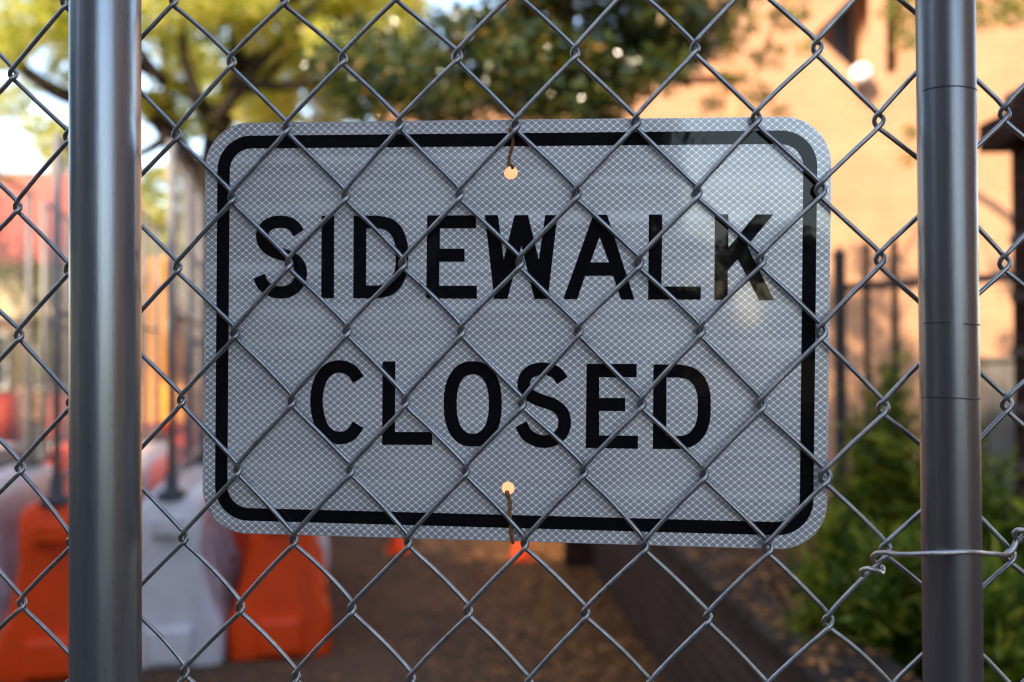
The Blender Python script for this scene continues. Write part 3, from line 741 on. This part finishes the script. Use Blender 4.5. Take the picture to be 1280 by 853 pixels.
for pp_ in ([(272, 150), (320, 85), (370, 30), (430, -30)], [(290, 100), (350, 108), (420, 92), (480, 70)], [(205, 104), (160, 50), (110, 10)], [(300, 40), (350, 10), (420, -40)], [(212, 170), (180, 190), (120, 200)], [(250, 130), (228, 60), (235, -20)]):
    limb(m, [q(x_, y_, 11.6) for x_, y_ in pp_], .075, .03)
m.build('trunk', M_BARK, oak, True)
cs = []; rs = []
def cl(px, py, d, r): cs.append(tuple(XZ(px, py, d))); rs.append(r)
def fill(n, xr, yr, dr, rr, ok=lambda x, y: True):
    k = 0
    while k < n:
        x, y = rng.uniform(*xr), rng.uniform(*yr)
        if ok(x, y): cl(x, y, rng.uniform(*dr), rng.uniform(*rr)); k += 1
fill(80, (200, 530), (-160, 150), (11, 15.5), (.24, .5), lambda x, y: y < 150 - max(0, x - 380) * .6)
fill(26, (-120, 240), (-160, 60), (11, 15), (.35, .65))
fill(18, (-100, 170), (60, 200), (11, 15), (.16, .34))
fill(30, (265, 490), (60, 165), (12, 14.5), (.2, .38), lambda x, y: y < 168 - max(0, x - 400) * .5)
fill(14, (-60, 120), (-60, 70), (11, 15), (.25, .4))
fill(16, (290, 480), (-30, 140), (12, 14.5), (.3, .5), lambda x, y: y < 150 - max(0, x - 400) * .5)
fill(12, (170, 262), (60, 290), (12, 15), (.14, .28))
leaf_mesh('crown', clumps(cs, rs, 380), .09, .05, M_LEAF_GOLD, oak)
# dark evergreen in front of the wing
ev = thing('evergreen_tree', 'dark glossy evergreen whose crown hangs just above the sign', 'tree')
m = MB(); YE = 6.0; q = lambda px, py, d=YE: tuple(XZ(px, py, d))
limb(m, [(q(948, 760, 7.05)[0], 7.05, .4), q(948, 690, 7.0), q(930, 560, 6.8), q(880, 400, 6.4), q(820, 260, 6.2), q(760, 170, 6), q(700, 90, 6), q(640, 0, 6), q(600, -120, 6)], .10, .05)
for e in ((560, 60), (500, 110), (620, 120), (820, 40), (900, 60), (700, -60)):
    limb(m, [q(720, 120), q((720 + e[0]) / 2, (100 + e[1]) / 2 - 15), q(*e)], .03, .01)
m.build('trunk', M_BARK, ev, True)
cs, rs = [], []
fill(190, (425, 870), (-150, 148), (5.2, 7.0), (.14, .27), lambda x, y: y < 150 - max(0, x - 730) * .62 and not (y < 25 and 545 < x < 640 and rng.random() < .8) and y < 150 - max(0, 520 - x) * .1 and not (x < 540 and y < 40) and not (450 < x < 530 and 40 < y < 90 and rng.random() < .8))
fill(16, (780, 940), (-140, 30), (5.4, 7), (.12, .2))
leaf_mesh('crown', clumps(cs, rs, 125), .07, .034, M_LEAF_DARK, ev)
# sparse street tree whose twigs hang in front of the brick wall
st = thing('street_tree', 'thin tree with sparse olive twigs hanging before the sunlit brick wall', 'tree')
m = MB(); YS = 7.6; q = lambda px, py, d=YS: tuple(XZ(px, py, d))
limb(m, [(q(1186, 700)[0], YS, 0), q(1187, 560), q(1184, 380), q(1186, 200), q(1183, 20, 7.6), q(1150, -120), q(1020, -200)], .06, .035)
for e in ((900, 60), (870, 100), (935, 130), (1005, 30), (1130, 20), (1240, 0), (960, -60)):
    limb(m, [q(1060, -180), q((1060 + e[0]) / 2, (-180 + e[1]) / 2 - 25), q(*e)], .014, .004)
m.build('trunk', M_BARK, st, True)
cs, rs = [], []
for x, y, r in ((885, 40, .22), (925, 30, .2), (915, 100, .16), (890, 130, .12), (960, 70, .15), (985, 20, .18), (950, 120, .12), (1010, 60, .1), (975, 140, .08), (860, 60, .18), (1130, 10, .2), (1138, 45, .14), (1240, 5, .22), (1265, 15, .18), (1225, 30, .1), (1140, 165, .09), (1135, 200, .08), (905, 60, .15), (930, -30, .25), (1000, -40, .2), (1150, -60, .25)): cl(x, y, rng.uniform(7, 8.2), r)
leaf_mesh('crown', clumps(cs, rs, 120), .06, .03, M_LEAF_MID, st)

# small leafy trees and shrubs beyond the road
def shrub(name, label, cat, centre, r, n, mat, leaf=(.10, .05), group=None, h=1.0, stem=True):
    t = thing(name, label, cat, (centre[0], centre[1], 0), 0, group)
    k = int(8 + r * 6); C = [(rng.normal() * r * .45, rng.normal() * r * .45, h * rng.uniform(.25, 1)) for _ in range(k)]
    leaf_mesh('foliage', clumps(C, [r * rng.uniform(.3, .5) for _ in C], n // k), leaf[0], leaf[1], mat, t)
    if stem:
        m = MB()
        for c in C[:6]: m.tube(spline([(0, 0, 0), (c[0] * .3, c[1] * .3, c[2] * .5), c], 4), [.05 * r + .004] * 5 + [.02 * r + .003] * 4, 6)
        m.build('trunk', M_BARK, t, True)
    return t
shrub('shade_tree', 'yellow green tree beyond the machine, glimpsed between left post and sign', 'tree', (-7.0, 22), 2.6, 5000, M_LEAF_GOLD, (.16, .09), None, 5)
shrub('shade_tree', 'yellow green tree above the red roof at the left edge', 'tree', (-12.5, 21), 2.2, 3200, M_LEAF_GOLD, (.16, .09), None, 6.5)
shrub('shade_tree', 'round green tree behind the temporary fences, hidden mostly by the left post', 'tree', (-10.2, 24), 2.4, 4500, M_LEAF_MID, (.16, .09), None, 4.5)
shrub('shade_tree', 'green tree beyond the road, hidden mostly by the sign', 'tree', (-3.5, 20), 2.2, 4500, M_LEAF_MID, (.16, .09), None, 4.6)

# narrow leaved bushes behind the low wall
def bush(px, py_top, d, w, n, label, mat=M_LEAF_BUSH):
    top = XZ(px, py_top, d); c = (top.x, d)
    t = thing('narrow_leaf_bush', label, 'bush', (c[0], c[1], .48), 0, 'narrow leaved bushes in the raised bed')
    hh = top.z - .48; m = MB(); pos = []; 
    for k in range(max(6, n // 190)):
        a = rng.uniform(0, 2 * math.pi); rr = w * rng.uniform(.1, 1); e = Vector((rr * math.cos(a), rr * math.sin(a) * .8, hh * rng.uniform(.45, 1) * (1 - .35 * rr / w)))
        pts = spline([(0 + rng.normal() * .02, rng.normal() * .02, -.02), (e.x * .35, e.y * .35, e.z * .5), tuple(e)], 6); m.tube(pts, [.006 - .004 * i / (len(pts) - 1) for i in range(len(pts))], 5)
        for i in range(170):
            s_ = rng.uniform(.25, 1) * (len(pts) - 1); i0 = int(min(s_, len(pts) - 2)); p = pts[i0].lerp(pts[i0 + 1], s_ - i0); pos.append((p.x + rng.normal() * .02, p.y + rng.normal() * .02, p.z + rng.normal() * .02))
    m.build('stems', M_BARK, t, True)
    leaf_mesh('foliage', np.array(pos), .095, .013, mat, t, face=(0, 0, .45))
bush(1110, 405, 4.0, .20, 4600, 'tall narrow leaved bush in front of the iron pickets')
bush(1050, 600, 3.4, .20, 2200, 'small narrow leaved bush near the lower right corner of the sign')
bush(1120, 640, 2.9, .28, 3400, 'low dense narrow leaved bush behind the wire tie on the right post')
bush(1072, 500, 4.1, .16, 1700, 'thin narrow leaved bush against the leftmost iron picket')
bush(1195, 500, 3.6, .25, 3200, 'narrow leaved bush hidden mostly behind the right fence post')
bush(1275, 520, 3.2, .28, 4200, 'dense dark green bush at the right edge in front of the brick pier')
bush(1250, 650, 2.5, .25, 3400, 'low dark green bush in the lower right corner')
bush(1020, 720, 3.0, .12, 900, 'sparse sprig of green at the top of the low brick wall')

# ------------------------------------------------------------------ yellow excavator
YX = 12.2
ex = thing('yellow_excavator', 'orange yellow excavator glimpsed between the left fence post and the sign', 'excavator', (-4.30, YX, 0), R(12))
ex.scale = (1.2, 1.2, .86)
for s in (-1, 1):
    tr = MB(); tr.loft([[(s * .62 + u, 1.1 * c_, .32 + .30 * s__) for c_, s__ in [(max(-1, min(1, 1.35 * math.cos(2*math.pi*k/20))), math.sin(2*math.pi*k/20)) for k in range(20)]] for u in (-.18, .18)])
    tr.build('track', M_RUBBER, ex)
MB().box((-.72, -.75, .72), (.72, 1.0, 1.45)).build('engine_house', M_YELLOW, ex, bevel=.06)
MB().box((-.3, -.3, .55), (.3, .3, .719)).build('turntable', M_RUBBER, ex, bevel=.03)
cb = MB().box((-.70, -.74, 1.451), (-.02, .25, 2.45)).build('cab', M_YELLOW, ex, bevel=.05)
MB().box((-.64, -.76, 1.6), (-.08, -.742, 2.35)).build('windscreen', M_GLASS, cb); MB().box((-.715, -.6, 1.6), (-.702, .15, 2.35)).build('side_window', M_GLASS, cb)
bm_ = MB(); bm_.prism([(0, 0), (.55, 1.35), (1.5, 1.75), (1.55, 1.5), (.75, 1.1), (.3, 0)], -.11, .11, Matrix.Translation((.25, -.7, 1.1)) @ Matrix.Rotation(R(-90), 4, 'Z')); bm_.build('boom', M_YELLOW, ex)
ar = MB(); ar.prism([(0, 0), (.22, .1), (.35, -1.35), (.2, -1.4)], -.08, .08, Matrix.Translation((.25, -2.1, 2.75)) @ Matrix.Rotation(R(-90), 4, 'Z')); ar.build('arm', M_YELLOW, ex)
bk = MB(); bk.prism([(0, 0), (.35, .05), (.45, -.35), (.2, -.55), (-.15, -.4)], -.3, .3, Matrix.Translation((.25, -2.35, 1.4)) @ Matrix.Rotation(R(-90), 4, 'Z')); bk.build('bucket', M_YELLOW, ex)

# construction drums
def drum(loc, label, src=[None]):
    if src[0] is None:
        t = thing('traffic_drum', label, 'drum')
        cyl = lambda z0, z1, r0, r1: MB().loft([[(r * math.cos(2*math.pi*k/24), r * math.sin(2*math.pi*k/24), z) for k in range(24)] for z, r in ((z0, r0), (z1, r1))])
        cyl(.0, .12, .33, .31).build('base', M_RUBBER, t, True); cyl(.12, .95, .27, .22).build('body', M_DRUM, t, True)
        for z in (.16,): cyl(z, z + .1, .272 - (z - .12) * .05, .268 - (z - .12) * .055).build('white_band', M_WHITE, t, True)
        src[0] = t
    else: t = copy_tree(src[0])
    t.location = loc; tag(t, label, 'drum', 'orange drums beyond the barriers')
for px, lab in ((4, 'orange drum with white bands at the left edge beyond the fences'), (84, 'orange drum with white bands just left of the left fence post'), (196, 'orange drum with white bands below the excavator')):
    p = XZ(px, 480, 14.5); drum((p.x, p.y, 0), lab)

# far shop with red roof
sh = thing('shop_building', 'low cream and brown shop building with a broad red roof at the far left', 'building')
MB().box((-21, 24, 0), (-10.0, 32, 2.4)).build('wall', M_BROWN, sh)
MB().box((-21.1, 23.9, 2.401), (-9.9, 32.1, 3.7)).build('fascia', M_CREAM, sh)
MB().prism([(-21.5, 3.7), (-9.5, 3.7), (-10.2, 5.9), (-20.8, 5.9)], 23.6, 32.4).build('roof', M_RED, sh)
for k in range(6):
    w = MB().box((-20.2 + k * 1.75, 23.86, .7), (-19.1 + k * 1.75, 23.99, 2.1)).build('window', M_TRIM, sh)
    MB().box((-20.12 + k * 1.75, 23.84, .8), (-19.18 + k * 1.75, 23.858, 2.0)).build('pane', M_GLASS, w)

# trees behind the photographer; last two added unseen at left to darken post reflections
for k, (x, y, r, hh) in enumerate(((4, -34, 2.8, 4.0), (11, -31, 2.6, 3.5), (19, -27, 3.0, 3.6), (-1.5, -40, 3, 5.0), (-11.5, 0.5, 3.4, 7.5), (-11.5, 5.0, 2.6, 7.0))):
    shrub('roadside_tree', ['broad dark tree directly behind the photographer', 'round dark tree behind the photographer, second from the street', 'spreading dark tree behind and right of the photographer', 'dark tree beside the tall brown building', 'unseen tall dark street tree added on the far left to darken the post reflections', 'second unseen street tree added on the left to darken the post reflections'][k], 'tree', (x, y), r, 4200, M_LEAF_DARK, (.4, .25), 'trees behind the photographer', hh)

# ------------------------------------------------------------------ light
w = bpy.data.worlds.new('World'); S.world = w; w.use_nodes = True
nt = w.node_tree; bg = nt.nodes['Background']; sky = nt.nodes.new('ShaderNodeTexSky'); sky.sky_type = 'NISHITA'; sky.sun_disc = False
trav = Vector((.62, .78, -.70)).normalized()
sky.sun_elevation = math.asin(-trav.z); sky.sun_rotation = math.atan2(-trav.x, -trav.y)
sky.air_density = 1.0; sky.dust_density = .5; sky.ozone_density = 1.0
nt.links.new(sky.outputs[0], bg.inputs[0]); bg.inputs[1].default_value = .11
sd = bpy.data.lights.new('sun', 'SUN'); so = bpy.data.objects.new('sun', sd); COL.objects.link(so)
sd.energy = 2.1; sd.angle = R(.53); sd.color = (1, .87, .70)
so.rotation_euler = trav.to_track_quat('-Z', 'Y').to_euler(); so.location = (-10, -12, 20)

S.view_settings.view_transform = 'Standard'; S.view_settings.look = 'None'; S.view_settings.gamma = 1
S.view_settings.exposure = 2.6
S.view_settings.use_white_balance = True
S.view_settings.white_balance_temperature = 7300
S.view_settings.white_balance_tint = 12
S.cycles.use_denoising = True
S.cycles.filter_width = 1.15
S.cycles.max_bounces = 8; S.cycles.transparent_max_bounces = 8
S.cycles.sample_clamp_indirect = 8
